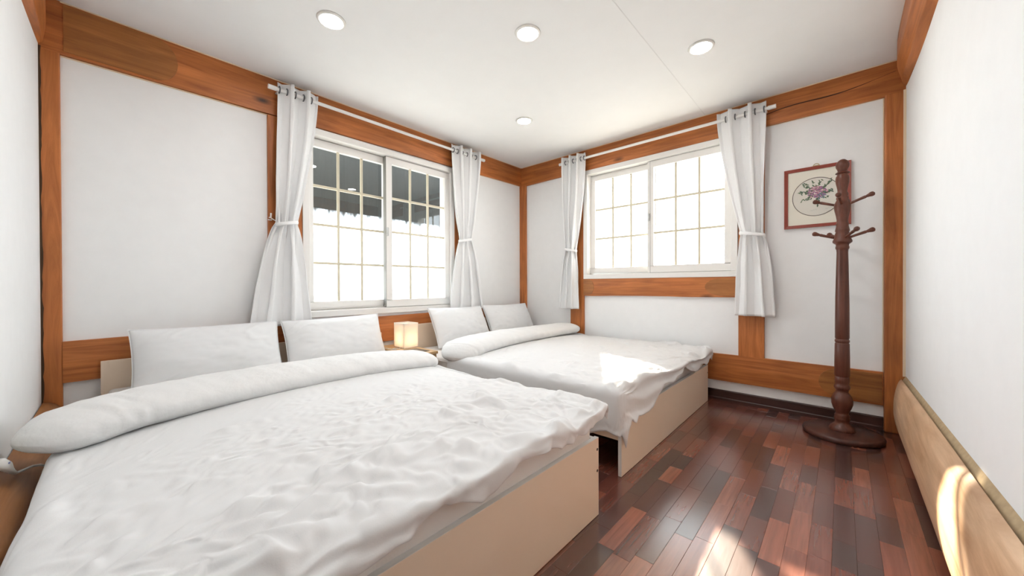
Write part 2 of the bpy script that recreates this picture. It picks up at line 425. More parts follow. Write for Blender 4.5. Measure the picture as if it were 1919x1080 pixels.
lB = trim(wavy_beam(1, -3.011, -0.09, -PR, 0.02, (0.160, 0.165), (0.370, 0.385), seed=9), beam[1], 'low wooden rail behind the coat rack', bevel=0)
end_lap(lB, 1, lap_poly(-3.005, -2.80, 0.175, 0.358, 0.10), -PR - 0.0055, joint[1])
pC = trim(MB().box(-0.035, 0.02, -LB, -3.013, 0.0, 2.10), beam[2], 'wooden corner post beside the pale log and coat rack', 'post', bevel=0.008)
bb = MB().prism([(0, 0), (-0.016, 0), (-0.016, 0.02), (-0.011, 0.026), (-0.011, 0.078), (-0.007, 0.085), (0, 0.085)], 1, -3.012, 0.0)
struct(bb.build('baseboard_east', darkbase), 'dark brown baseboard along the wall with the coat rack', 'baseboard')

# ceiling beams on the south and west walls
def corner_beam(wall_south, label):
    m = MB(); v = []; n = 40
    for i in range(n):
        t = i / (n - 1)
        if wall_south:
            x = -0.012 - t * 3.44
            pr = 0.058 * min(1, 0.30 + (1 - math.exp(-t * 26)) * 0.75) + 0.004 * math.sin(9 * t)
            zl = 2.118 - 0.05 * (1 - math.exp(-t * 12)) - 0.02 * t + 0.004 * math.sin(23 * t)
            sec = [(-LB - 0.01, zl), (-LB + pr * 0.55, zl + 0.02), (-LB + pr, zl + 0.09), (-LB + pr, H + 0.0), (-LB - 0.01, H + 0.0)]
            v += [(x, y, z) for y, z in sec]
        else:
            y = -0.012 - t * 3.0
            pr = 0.022 + 0.03 * (1 - math.exp(-t * 10))
            zl = 2.06 - 0.05 * (1 - math.exp(-t * 9)) + 0.004 * math.sin(23 * t)
            sec = [(-LA - 0.01, zl), (-LA + pr * 0.6, zl + 0.02), (-LA + pr, zl + 0.09), (-LA + pr, H + 0.0), (-LA - 0.01, H + 0.0)]
            v += [(x, y, z) for x, z in sec]
    f = [(i * 5 + k, i * 5 + (k + 1) % 5, (i + 1) * 5 + (k + 1) % 5, (i + 1) * 5 + k) for i in range(n - 1) for k in range(5)]
    f += [(0, 1, 2, 3, 4), tuple((n - 1) * 5 + k for k in (4, 3, 2, 1, 0))]
    return trim(m.add(v, f), beam[0 if wall_south else 1], label, bevel=0.004)
corner_beam(True, 'timber beam along the ceiling at the top right')
corner_beam(False, 'timber beam along the ceiling at the top left')

# round logs at the foot of the south and west walls
def wall_log(south, label, mat):
    n, m = 70, 18; P = []
    for i in range(n):
        t = i / (n - 1)
        for k in range(m):
            a = math.pi * k / (m - 1)          # 0 bottom .. pi top
            if south:
                x = -0.04 - t * 3.3
                top = 0.345 + 0.085 * t ** 0.8; bot = 0.03; pr = 0.052 + 0.022 * t
                if t < 0.03: pr *= 0.75 + 0.25 * t / 0.03
                pr += 0.004 * (float(vnoise(np.array(t * 18.0), np.array(k * 0.4), 3)) - 0.5)
                d = math.sin(a) ** 0.75 * pr
                d = d + (0.014 if k in (m - 1,) else 0)
                z = (bot + top) / 2 - (top - bot) / 2 * math.cos(a)
                P.append((x, -LB + 0.006 + d, z))
            else:
                y = -0.03 - t * 3.0
                top = 0.375 + 0.03 * t; bot = 0.0; pr = 0.085 + 0.02 * t
                pr += 0.006 * (float(vnoise(np.array(t * 18.0), np.array(k * 0.4), 5)) - 0.5)
                d = math.sin(a) ** 0.8 * pr
                z = (bot + top) / 2 - (top - bot) / 2 * math.cos(a)
                P.append((-LA + 0.004 + d, y, z))
    f = grid_faces(n, m) + [tuple(range(m)), tuple((n - 1) * m + k for k in range(m))]
    mb = MB().add(P, f)
    TR[0] += 1
    o = mb.build('trim_%d' % TR[0], mat, smooth=True)
    return struct(o, label, 'log')
lg = wall_log(True, 'pale rounded log along the foot of the right wall', logm[0])
ledge = MB().add([(-0.05, -LB + 0.016, 0.335), (-3.3, -LB + 0.016, 0.42), (-3.3, -LB, 0.45), (-0.05, -LB, 0.365), (-0.05, -LB, 0.335), (-3.3, -LB, 0.42)],
                 [(0, 1, 2, 3), (0, 4, 5, 1), (3, 2, 5, 4), (0, 3, 4), (1, 5, 2)])
ledge.build('mortar_ledge', plain('tan_ledge', (0.52, 0.38, 0.22), 0.8, var=0.2, bump=0.2, bscale=40), lg)
box('floor_moulding', darkbase, lg, -3.3, -0.045, -LB, -LB + 0.012, 0, 0.03)
wall_log(False, 'brown rounded log along the foot of the left wall', logd)
# raw plaster edge lines where wall meets corner posts
MB().box(-0.04, -0.03, -LB, -LB + 0.012, 0.36, 2.1).build('caulk_line', caulk, pC)

def bead(parent, pts, r=0.004):
    return MB().tube(pts, r, 6).build('caulk_bead', caulk, parent)
bead(bA, [(-3.43, -0.003, 2.044), (-2.6, -0.003, 2.055), (NX0, -0.003, 2.058)])
bead(bA, [(-0.88, -0.003, 2.079), (-0.04, -0.003, 2.090)])
bead(bA, [(-3.43, -PR, 2.2985), (-0.03, -PR, 2.2985)])
bead(bB, [(-PR, -3.08, 2.2985), (-PR, -0.03, 2.2985)])
bead(bB, [(-0.003, -3.01, 2.092), (-0.003, -2.40, 2.091)], 0.003)
bead(pC, [(-0.004, -3.010, 0.37), (-0.004, -3.010, 2.09)], 0.0035)
gp = MB(); gv = []
for k in range(60):
    z = 0.32 + 1.74 * k / 59
    e_ = 0.004 + 0.006 * float(vnoise(np.array(k * 0.9), np.array(0.5), 8))
    gv += [(-LA, -PR - 0.002, z), (-LA + e_, -PR - 0.002, z), (-LA, -PR + 0.002, z), (-LA + e_, -PR + 0.002, z)]
gf = []
for k in range(59):
    a_ = 4 * k; gf += [(a_, a_ + 1, a_ + 5, a_ + 4), (a_ + 1, a_ + 3, a_ + 7, a_ + 5), (a_ + 3, a_ + 2, a_ + 6, a_ + 7)]
gp.add(gv, gf).build('dark_gap', plain('dark_gap_strip', (0.06, 0.03, 0.012), 0.9), pA)  # thin uneven dark strip drawn along the gap beside the post

# ------------------------------------------------------------------ windows
def window(name, label, axis, a0, a1, z0, z1, rows, sill_label=None):
    """axis 0: window in the north wall along x; axis 1: in the east wall along y (a0 < a1)"""
    def B(p0, p1, d0, d1, q0, q1):     # p along wall, d depth outwards, q height
        return (p0, p1, d0, d1, q0, q1) if axis == 0 else (d0, d1, p0, p1, q0, q1)
    root = thing(name, label, 'window', ((a0 + a1) / 2, 0.02, z0) if axis == 0 else (0.02, (a0 + a1) / 2, z0), kind='structure')
    fr = MB(); fw = 0.045
    for b in ((a0, a1, -0.028, 0.15, z0, z0 + fw), (a0, a1, -0.028, 0.15, z1 - fw, z1), (a0, a0 + fw, -0.028, 0.15, z0 + fw, z1 - fw), (a1 - fw, a1, -0.028, 0.15, z0 + fw, z1 - fw)):
        fr.box(*B(*b))
    f = fr.build('window_frame', pvc, bevel=0.003); under(root, f)
    tr = MB()
    for d in (0.028, 0.078):
        tr.box(*B(a0 + fw, a1 - fw, d, d + 0.004, z0 + fw, z0 + fw + 0.012))
    under(root, tr.build('slide_track', zinc))
    mid = (a0 + a1) / 2
    ov = 0.03
    for si in (0, 1):
        # north: far-left sash outside, right sash inside; east: image-left sash (higher y) outside
        lowside = si == 0
        if lowside: p0, p1 = a0 + fw - 0.005, mid + ov
        else: p0, p1 = mid - ov, a1 - fw + 0.005
        inner = (not lowside) if axis == 0 else lowside
        d0 = 0.0 if inner else 0.046
        q0, q1 = z0 + fw + 0.004, z1 - fw - 0.004
        sw = 0.055; m = MB()
        st0 = st1 = sw
        for b in ((p0, p1, d0, d0 + 0.04, q0, q0 + sw + 0.008), (p0, p1, d0, d0 + 0.04, q1 - sw, q1), (p0, p0 + st0, d0, d0 + 0.04, q0 + sw, q1 - sw), (p1 - st1, p1, d0, d0 + 0.04, q0 + sw, q1 - sw)):
            m.box(*B(*b))
        s = m.build('sash', pvc, bevel=0.002); under(root, s)
        g0, g1, h0, h1 = p0 + st0, p1 - st1, q0 + sw + 0.008, q1 - sw
        mw = 0.0092
        cols = 3
        for c in range(1, cols):
            pc = g0 + (g1 - g0) * c / cols
            o = box('muntin', muntm, None, *B(pc - mw, pc + mw, d0 + 0.014, d0 + 0.026, h0, h1)); o.parent = s
        for r in range(1, rows):
            qc = h0 + (h1 - h0) * r / rows
            for c in range(cols):
                o = box('muntin', muntm, None, *B(g0 + (g1 - g0) * c / cols + (mw if c else 0), g0 + (g1 - g0) * (c + 1) / cols - (mw if c < cols - 1 else 0), d0 + 0.014, d0 + 0.026, qc - mw, qc + mw)); o.parent = s
        for c in range(cols):
            for r in range(rows):
                pa, pb = g0 + (g1 - g0) * c / cols, g0 + (g1 - g0) * (c + 1) / cols
                qa, qb = h0 + (h1 - h0) * r / rows, h0 + (h1 - h0) * (r + 1) / rows
                dm = d0 + 0.02
                if axis == 0: v = [(pa, dm, qa), (pb, dm, qa), (pb, dm, qb), (pa, dm, qb)]
                else: v = [(dm, pa, qa), (dm, pb, qa), (dm, pb, qb), (dm, pa, qb)]
                o = link('pane', mesh(v, [(0, 1, 2, 3)], 'pane'), glass); o.parent = s
        if inner:
            lp = p0 + 0.012 if lowside is False else p1 - 0.012
            lz = (q0 + q1) / 2 + 0.0
            lt = MB().box(*B(lp - 0.010, lp + 0.006, d0 - 0.012, d0, lz - 0.035, lz + 0.035)).box(*B(lp - 0.006, lp + 0.002, d0 - 0.02, d0 - 0.012, lz - 0.012, lz + 0.028)).build('latch', zinc, bevel=0.002)
            lt.parent = s
            br = MB().box(*B(lp - 0.014, lp - 0.011, d0 + 0.0, d0 + 0.044, q0, q1)).build('stile_gap_shade', plain('stile_gap_shade_' + name, (0.25, 0.24, 0.22), 0.9)); br.parent = s  # dark strip painted as the shade in the gap beside the stile
    return root
window('window_1', 'white sliding window with four rows of panes over the nightstand', 0, NX0, NX1, NZ0, NZ1, 4)
window('window_2', 'white sliding window with three rows of panes above the far bed', 1, EY0, EY1, EZ0, EZ1, 3)

# ------------------------------------------------------------------ outside
struct(box('ground', groundm, None, -40, 40, -40, 40, -0.6, -0.13), 'pale ground outside the windows', 'ground')
ev = MB().prism([(0.18, 3.0), (2.2, 2.735), (2.2, 2.90), (0.18, 3.15)], 1, -LB - 1.0, 0.5)
struct(ev.build('sun_limit_eave', eavem), 'unseen wooden roof eave outside the three-row window, set to limit the sun', 'eave')  # unseen eave; its edge is set to keep sun off the south wall
struct(box('sun_block_wall', plain('sun_block_plaster', (0.75, 0.73, 0.69), 0.9), None, 0.30, 0.45, 0.19, 1.75, -0.13, 3.7), 'unseen wall added to block the sun from the four-row window', 'wall')  # added out of view to stop sunlight entering the north window
bl = thing('outdoor_blind', 'dark grey frayed blind hanging outside the upper panes', 'blind', (-1.7, 0.55, 2.35))
v, f = [], []
nx = 120
for i in range(nx):
    x = -3.3 + 3.5 * i / (nx - 1)
    for k in range(3):
        v.append((x, 0.55 + 0.006 * math.sin(i * 0.9), 2.35 + (1.60 - 2.35) * k / 2))
o = link('blind_cloth', mesh(v, grid_faces(nx, 3), 'blind_cloth'), blindm); under(bl, o)
sm = o.modifiers.new('thick', 'SOLIDIFY'); sm.thickness = 0.004
gm, gnt, gb = nodes('sheer_gauze')
gb.inputs['Base Color'].default_value = (0.06, 0.065, 0.065, 1); gb.inputs['Roughness'].default_value = 0.9
gtc = N(gnt, 'ShaderNodeTexCoord'); gsx = N(gnt, 'ShaderNodeSeparateXYZ'); L(gnt, gtc.outputs['Object'], gsx.inputs[0])
gmp = N(gnt, 'ShaderNodeMapping'); gmp.inputs['Scale'].default_value = (26, 1, 1.2); L(gnt, gtc.outputs['Object'], gmp.inputs['Vector'])
gnz = N(gnt, 'ShaderNodeTexNoise'); gnz.inputs['Scale'].default_value = 1.0; gnz.inputs['Detail'].default_value = 4; L(gnt, gmp.outputs[0], gnz.inputs['Vector'])
gst = N(gnt, 'ShaderNodeMath', operation='MULTIPLY_ADD'); gst.inputs[1].default_value = 0.16; L(gnt, gnz.outputs['Fac'], gst.inputs[0]); L(gnt, gsx.outputs['Z'], gst.inputs[2])
gmr = N(gnt, 'ShaderNodeMapRange'); gmr.interpolation_type = 'SMOOTHSTEP'; gmr.inputs[1].default_value = 1.52; gmr.inputs[2].default_value = 1.70; L(gnt, gst.outputs[0], gmr.inputs[0])
L(gnt, gmr.outputs[0], gb.inputs['Alpha'])
v = [(-3.3 + 3.5 * i / 79, 0.552 + 0.006 * math.sin(i * 1.35), 1.605 - 0.20 * k) for i in range(80) for k in range(2)]
o = link('sheer_hem', mesh(v, grid_faces(80, 2), 'sheer_hem'), gm); under(bl, o)
o = MB().tube([(-3.35, 0.55, 2.36), (0.25, 0.55, 2.36)], 0.02, 10).build('head_rail', steel, smooth=True); under(bl, o)
for x in (-3.2, -1.7, -0.1):
    o = box('hanger_arm', steel, None, x - 0.012, x + 0.012, WT, 0.55, 2.235, 2.26); under(bl, o)
    o = box('hanger_drop', steel, None, x - 0.012, x + 0.012, 0.535, 0.565, 2.24, 2.36); under(bl, o)

# ------------------------------------------------------------------ downlights
def downlight(x, y, label):
    t = thing('downlight', label, 'ceiling light', (x, y, H), 'round recessed ceiling lights')
    o = MB().lathe([(0.052, -0.002), (0.054, -0.007), (0.060, -0.009), (0.067, -0.006), (0.070, 0.0)], (x, y, H), 40).build('trim_ring', plasticw, smooth=True); under(t, o)
    o.data.polygons[-2].use_smooth = False
    d = MB().lathe([(0.0005, -0.0075), (0.03, -0.0075), (0.052, -0.0065), (0.0525, -0.003)], (x, y, H), 40).build('diffuser', lampm, smooth=True); under(t, d)
downlight(-2.496, -0.856, 'round ceiling light nearest the left window, at upper left')
downlight(-1.735, -1.546, 'round ceiling light in the middle of the ceiling, top centre')
downlight(-0.967, -2.212, 'round ceiling light toward the coat rack, rightmost')
downlight(-0.947, -0.850, 'round ceiling light nearest the far room corner, smallest looking')

downlight(-2.50, -2.21, 'round ceiling light above the foot of the nearer bed, nearest the viewer')

# ------------------------------------------------------------------ curtains and rods
def rod(axis, a0, a1, z, label):
    d = -0.095
    P = (lambda p, q=0.0, dd=d: (p, dd, z + q)) if axis == 0 else (lambda p, q=0.0, dd=d: (dd, p, z + q))
    t = thing('curtain_rod', label, 'curtain rod', P((a0 + a1) / 2))
    o = MB().tube([P(a0), P(a1)], 0.0115, 14).build('pole', rodm, smooth=False); under(t, o)
    for e, s in ((a0, -1), (a1, 1)):
        o = MB().tube([P(e - s * 0.002), P(e + s * 0.045)], 0.0145, 14).build('finial', rodm); under(t, o)
        o = MB().tube([P(e - s * 0.02, 0, d), P(e - s * 0.02, 0, -0.023)], 0.007, 8).build('bracket', rodm); under(t, o)
rod(0, -2.545, -0.735, 2.205, 'white curtain rod above the four-row window')
rod(1, -2.425, -0.66, 2.190, 'white curtain rod above the three-row window')

def curtain(axis, top, tie, bot, z_tie, label, pleats, zt=2.255, zb=0.685, seed=1, rodz=2.205, hook=None, flare=0.0):
    d0 = -0.095
    n, m = 90, 150
    zz = np.linspace(zt, zb, n)[:, None] * np.ones((1, m)); uu = np.ones((n, 1)) * np.linspace(0, 1, m)[None, :]
    # edges along the wall as a function of height
    s_up = np.clip((zz - z_tie) / (zt - z_tie), 0, 1); s_dn = np.clip((z_tie - zz) / (z_tie - zb), 0, 1)
    e_up = np.clip(1 - (1 - s_up) ** 1.7, 0, 1) ** 1.15; e_dn = np.clip(s_dn, 0, 1) ** 0.62
    lo = np.where(zz >= z_tie, tie[0] + (top[0] - tie[0]) * e_up, tie[0] + (bot[0] - tie[0]) * e_dn)
    hi = np.where(zz >= z_tie, tie[1] + (top[1] - tie[1]) * e_up, tie[1] + (bot[1] - tie[1]) * e_dn)
    near = np.exp(-((zz - z_tie) / 0.12) ** 2)
    amp = 0.036 * (1 - 0.45 * near) * (1 - 0.25 * s_dn)
    drift = 0.25 * (fbm(uu * 3, zz * 1.3, seed) - 0.5) * (1 - s_up * 0.85)
    ph = 2 * math.pi * (pleats * uu + drift)
    wob = 0.5 * np.sin(2 * ph + 0.8) * 0.25
    off = amp * (np.sin(ph) + wob * (s_dn > 0)) + near * 0.012 * np.sin(ph * 2.3 + 1)
    off += 0.010 * (fbm(uu * 9, zz * 3.0, seed + 2) - 0.5)
    off += 0.007 * np.sin(ph * 2.0 + 5 * fbm(uu * 2, zz * 1.1, seed + 3))
    # wrinkles pulled toward the tie
    off += 0.012 * np.exp(-np.abs(zz - z_tie) / 0.3) * (vnoise(uu * 14 + (zz - z_tie) * 6, zz * 4, seed + 5) - 0.5)
    lat = lo + (hi - lo) * uu + (hi - lo) / pleats * 0.20 * np.sin(2 * ph)
    hem = 0.010 * np.sin(ph + 0.7) * (s_dn > 0.97) * flare
    A = lat; D = np.minimum(d0 + off - 0.045 * (s_dn ** 1.5) * flare * 0.3, -0.034); Z = zz + hem
    P = np.stack([A, D, Z] if axis == 0 else [D, A, Z], axis=2)
    cx = (top[0] + top[1]) / 2
    t = thing('curtain', label, 'curtain', (cx, d0, zb) if axis == 0 else (d0, cx, zb), 'white tied curtains')
    o = link('panel', mesh(P.reshape(-1, 3), grid_faces(n, m, flip=(axis == 0)), 'panel'), curtm, smooth=True); under(t, o)
    sm = o.modifiers.new('thick', 'SOLIDIFY'); sm.thickness = 0.003; sm.offset = 0
    # grommets where the pleats cross the rod
    for k in range(int(pleats * 2)):
        u = (k + 0.02) / (2 * pleats) + 0.0
        if u < 0.02 or u > 0.99: u = min(max(u, 0.03), 0.97)
        p = top[0] + (top[1] - top[0]) * u
        cen = (p, d0, rodz) if axis == 0 else (d0, p, rodz)
        ring = MB(); v = []
        R1, R2, q, r8 = 0.021, 0.0035, 18, 8
        for i in range(q):
            a = 2 * math.pi * i / q
            for j in range(r8):
                b = 2 * math.pi * j / r8; rr = R1 + R2 * math.cos(b); h = R2 * 1.2 * math.sin(b)
                c_, s_ = rr * math.cos(a), rr * math.sin(a)
                v.append((cen[0] + h, cen[1] + c_, cen[2] + s_) if axis == 0 else (cen[0] + c_, cen[1] + h, cen[2] + s_))
        ff = [(i * r8 + j, ((i + 1) % q) * r8 + j, ((i + 1) % q) * r8 + (j + 1) % r8, i * r8 + (j + 1) % r8) for i in range(q) for j in range(r8)]
        o = ring.add(v, ff).build('grommet', steel, smooth=True); under(t, o)
    # tie band
    v = []; q = 40; hw = (tie[1] - tie[0]) / 2; ca = (tie[0] + tie[1]) / 2
    for k in range(5):
        for i in range(q):
            a = 2 * math.pi * i / q; z = z_tie + 0.004 + (k - 2) * 0.006 + 0.014 * math.cos(a)
            rr = 1.0 + 0.03 * (1 - abs(k - 2) / 2)
            x, y = ca + (hw + 0.008) * rr * math.cos(a), min(d0 - 0.002 + 0.052 * rr * math.sin(a), -0.0285)
            v.append((x, y, z) if axis == 0 else (y, x, z))
    ff = [(k * q + i, k * q + (i + 1) % q, (k + 1) * q + (i + 1) % q, (k + 1) * q + i) for k in range(4) for i in range(q)]
    o = MB().add(v, ff).build('tieback', curtm, smooth=True); under(t, o)
    sm = o.modifiers.new('thick', 'SOLIDIFY'); sm.thickness = 0.003
    return t
curtain(0, (-2.535, -2.285), (-2.545, -2.43), (-2.70, -2.355), 1.33, 'white curtain tied at the left side of the four-row window', 2.5, seed=1, zb=0.66)
curtain(0, (-1.105, -0.755), (-1.015, -0.885), (-1.13, -0.72), 1.36, 'white curtain tied at the right side of the four-row window', 3, seed=4, zb=0.70, zt=2.262)
curtain(1, (-0.925, -0.650), (-0.815, -0.695), (-0.84, -0.612), 1.28, 'white curtain tied at the left side of the three-row window', 3, seed=7, zb=0.68, zt=2.245, rodz=2.19)
curtain(1, (-2.41, -2.095), (-2.40, -2.255), (-2.48, -2.215), 1.29, 'white curtain tied at the right side of the three-row window', 2.5, seed=9, zb=0.69, zt=2.25, rodz=2.19)
hk = MB().tube([(-2.568, -0.022, 1.375), (-2.568, -0.05, 1.372), (-2.568, -0.055, 1.40)], 0.005, 8).tube([(-2.568, -0.03, 1.375), (-2.54, -0.06, 1.35)], 0.003, 6).lathe([(0.001, 0), (0.012, 0.001), (0.012, 0.006), (0.001, 0.007)], (-2.568, -0.03, 1.355), 12).build('tieback_hook', rodm, smooth=True)
tag(hk, 'small white tieback hook on the post left of the four-row window', 'hook')

# ------------------------------------------------------------------ beds
def bed(cx, y_foot, width, foot_h, rail_bot, hb, label, rot=0.0):
    """origin at the middle of the footboard on the floor"""
    ln = -y_foot - 0.04
    t = thing('bed_frame', label, 'bed', (cx, y_foot, 0)); hw = width / 2
    mk = lambda nm, mat, *b, bv=0.0015: box(nm, mat, t, *b, bevel=bv)
    fb = mk('footboard', laminate, -hw, hw, 0.0, 0.018, 0.002, foot_h)
    box('edge_band', edging, fb, -hw, hw, 0.0005, 0.0175, foot_h, foot_h + 0.0012)
    box('edge_band', edging, fb, -hw - 0.0012, -hw, 0.0005, 0.0175, 0.002, foot_h)
    box('edge_band', edging, fb, hw, hw + 0.0012, 0.0005, 0.0175, 0.002, foot_h)
    for s in (-1, 1):
        a, b = sorted((s * (hw - 0.001), s * (hw - 0.019)))
        r = mk('side_rail', laminate, a, b, 0.019, ln - 0.02, rail_bot, foot_h - 0.004)
        box('edge_band', edging, r, a + 0.0004, b - 0.0004, 0.019, ln - 0.02, foot_h - 0.004, foot_h - 0.0028)
        for z in ((foot_h - 0.045, foot_h - 0.13) if rail_bot < 0.15 else (foot_h - 0.06,)):
            sc = MB(); q = 12
            v = [(s * (hw - 0.010) + rr * math.cos(2 * math.pi * k / q), yy, z + rr * math.sin(2 * math.pi * k / q)) for yy, rr in ((0.0, 0.0058), (-0.0008, 0.0052)) for k in range(q)]
            sc.add(v, [tuple(range(q, 2 * q))] + [(k, (k + 1) % q, q + (k + 1) % q, q + k) for k in range(q)])
            sc.build('screw', screwm, fb)
    mk('slat_base', laminate, -hw + 0.02, hw - 0.02, 0.02, ln - 0.02, foot_h - 0.12, foot_h - 0.10)
    mk('headboard', laminate, hb[0] - cx, hb[1] - cx, ln - 0.02, ln, 0.0, hb[2])
    t.rotation_euler.z = math.radians(rot)
    return t
B1, B2 = -2.687, -0.860
bed(B1, -2.096, 1.45, 0.312, 0.12, (-3.31, -1.805, 0.545), 'beige bed frame of the nearer bed, footboard facing right front')
bed(B2, -2.034, 1.548, 0.285, 0.172, (-1.62, -0.10, 0.585), 'beige bed frame of the far bed, footboard leg beside dark floor', rot=0.3)

def mattress(x0, x1, y0, y1, z0, z1, label):
    t = thing('mattress', label, 'mattress', ((x0 + x1) / 2, (y0 + y1) / 2, z0))
    b = box('body', mattm, None, x0, x1, y0, y1, z0, z1, bevel=0.02); under(t, b); b.modifiers[0].segments = 4
    for z in (z0 + 0.02, z1 - 0.02):
        r = 0.05; c = []
        for (cx_, cy_, a0) in ((x1 - r, y1 - r, 0), (x0 + r, y1 - r, 90), (x0 + r, y0 + r, 180), (x1 - r, y0 + r, 270)):
            for k in range(5):
                a = math.radians(a0 + k * 22.5); c.append((cx_ + (r + 0.002) * math.cos(a), cy_ + (r + 0.002) * math.sin(a), z))
        c.append(c[0])
        o = MB().tube(c, 0.005, 6, cap=False).build('piping', mattm, smooth=True); under(t, o)
mattress(-3.285, -1.985, -2.078, -0.075, 0.214, 0.405, 'white mattress of the nearer bed, edge seen above the footboard')
mattress(-1.608, -0.108, -2.000, -0.075, 0.187, 0.375, 'white mattress of the far bed under its duvet')

def drape(u, v, x0, x1, yf, zt, R):
    cu = np.clip(u, x0, x1); cv = np.maximum(v, yf); eu = u - cu; ev_ = v - cv; e = np.sqrt(eu ** 2 + ev_ ** 2) + 1e-9
    ang = np.clip(e / R, 0, math.pi / 2); rest = np.maximum(e - R * math.pi / 2, 0)
    out = R * np.sin(ang) + rest * 0.08; drop = R * (1 - np.cos(ang)) + rest
    return np.stack([cu + np.where(e < 1e-6, 0, eu / e * out), cv + np.where(e < 1e-6, 0, ev_ / e * out), zt - drop], 2)
def duvet_cloth(x0, x1, yf, yh, zt, hl, hr, hf, n, mattress_box, seed, amp, k, giso, gdir, fdir, fade, thick, crown, bend, frames=22, rz=0.10, floor_w=0.12, pucker=0.016):
    """a cloth sheet with more fabric than the bed top needs, settled over the mattress so that it buckles into wrinkles"""
    nx = ny = n
    u = np.linspace(x0 - hl, x1 + hr, nx)[:, None] * np.ones((1, ny)); s_ = np.clip((u - x0) / (x1 - x0), 0, 1)
    t = np.ones((nx, 1)) * np.linspace(0, 1, ny)[None, :]
    v0 = yf - hf(s_); v = v0 + (yh(u) - v0) * t
    b = np.clip((v - yf) / (yh(u) - yf), 0, 1); w = np.clip(1.15 - b * fade, floor_w, 1)
    edge = np.minimum(np.minimum(np.arange(nx), np.arange(nx)[::-1])[:, None], np.minimum(np.arange(ny), np.arange(ny)[::-1])[None, :])
    wi = np.clip(edge / 4.0, 0, 1)
    du = amp * w * (fbm(u * k, v * k, seed) - 0.5) * 2; dv = amp * w * (fbm(u * k, v * k, seed + 9) - 0.5) * 2
    P = drape(u + du, v + dv, x0, x1, yf, zt, 0.05)
    pk = (1 - np.clip(edge / 5.0, 0, 1)) * pucker
    P[:, :, 0] += pk * (vnoise(v * 24, u * 3, seed + 21) - 0.5) * (np.abs(u - np.clip(u, x0, x1)) > 0); P[:, :, 1] += pk * (vnoise(u * 26, v * 3, seed + 22) - 0.5); P[:, :, 2] += pk * 1.2 * (vnoise(u * 26 + 5, v * 24, seed + 23) - 0.5)
    P[:, :, 2] += (rz * (fbm(u * 9, v * 9, seed + 5) - 0.5) * w + 0.02 * w) * wi
    g = giso * w; q = (u - (x0 + x1) / 2) * fdir[0] + (v - yf) * fdir[1]
    flat = np.stack([(u - (x0 + x1) / 2) * (1 + g) + fdir[0] * q * gdir * w, (v - yf) * (1 + g) + fdir[1] * q * gdir * w, np.full_like(u, zt)], 2)
    me = mesh(P.reshape(-1, 3), grid_faces(nx, ny), 'sheet'); o = link('sheet', me, duvetm)
    o.shape_key_add(name='Basis'); kb = o.shape_key_add(name='rest'); kb.data.foreach_set('co', flat.reshape(-1)); kb.value = 0
    c0 = box('collider', mattm, None, *mattress_box, bevel=0.03); c0.modifiers[0].segments = 4
    c0.modifiers.new('c', 'COLLISION'); c0.collision.thickness_outer = 0.008; c0.collision.cloth_friction = 80
    c = o.modifiers.new('cloth', 'CLOTH'); st = c.settings
    st.rest_shape_key = kb
    st.quality = 5; st.mass = 0.25; st.tension_stiffness = 15; st.compression_stiffness = 15; st.shear_stiffness = 6; st.bending_stiffness = bend; st.air_damping = 2
    st.tension_damping = 5; st.compression_damping = 5; st.shear_damping = 5
    st.effector_weights.gravity = 0.25
    c.collision_settings.collision_quality = 2; c.collision_settings.distance_min = 0.008; c.collision_settings.friction = 50; c.collision_settings.use_self_collision = False
    vg = o.vertex_groups.new(name='pin')
    vg.add(sorted(set([i * ny + ny - 1 for i in range(nx)] + [i * ny for i in range(nx)] + list(range(ny)) + [(nx - 1) * ny + j for j in range(ny)])), 1.0, 'ADD'); st.vertex_group_mass = 'pin'
    c.point_cache.frame_start = 1; c.point_cache.frame_end = 60
    for f in range(1, frames + 1): S.frame_set(f)
    ev_ = o.evaluated_get(bpy.context.evaluated_depsgraph_get()); tm = ev_.to_mesh()
    V = np.empty(nx * ny * 3); tm.vertices.foreach_get('co', V); V = V.reshape(nx, ny, 3); ev_.to_mesh_clear()
    bpy.data.objects.remove(o); bpy.data.objects.remove(c0); S.frame_set(1)
    nrm = normals(V)
    flip = nrm[nx // 2, ny // 2, 2] < 0
    if flip: nrm = -nrm
    for _ in range(3):
        nrm[1:-1] = (nrm[:-2] + 2 * nrm[1:-1] + nrm[2:]) / 4; nrm[:, 1:-1] = (nrm[:, :-2] + 2 * nrm[:, 1:-1] + nrm[:, 2:]) / 4
    nrm /= np.linalg.norm(nrm, axis=2, keepdims=True) + 1e-9
    ed = edge * (x1 - x0) / nx
    pl = np.sqrt(np.clip(1 - (1 - np.clip(ed / 0.055, 0, 1)) ** 2, 0, 1))
    aa = s_ * 2 - 1
    cr_ = crown * np.clip(1 - np.abs(aa) ** 2.4, 0, 1) * np.clip(1 - (1 - np.clip(b * 3, 0, 1)) ** 2, 0, 1)
    T = V.copy(); T[:, :, 2] += cr_
    Bt = V - nrm * (thick * pl)[:, :, None]; Bt[:, :, 2] += cr_ * 0.5
    n0 = nx * ny
    idx = np.arange(n0).reshape(nx, ny); low = idx + n0
    # top and bottom share the hem
    bnd = edge == 0; low[bnd] = idx[bnd]
    F = grid_faces(nx, ny, 0, flip=flip)
    for i in range(nx - 1):
        for j in range(ny - 1):
            q4 = (low[i, j], low[i, j + 1], low[i + 1, j + 1], low[i + 1, j])
            F.append(tuple(int(z) for z in (q4 if flip else q4[::-1])))
    me = mesh(np.concatenate([T.reshape(-1, 3), Bt.reshape(-1, 3)]), F, 'duvet_cover')
    import bmesh
    bm = bmesh.new(); bm.from_mesh(me); bmesh.ops.delete(bm, geom=[x for x in bm.verts if not x.link_faces], context='VERTS'); bm.to_mesh(me); bm.free()
    return me
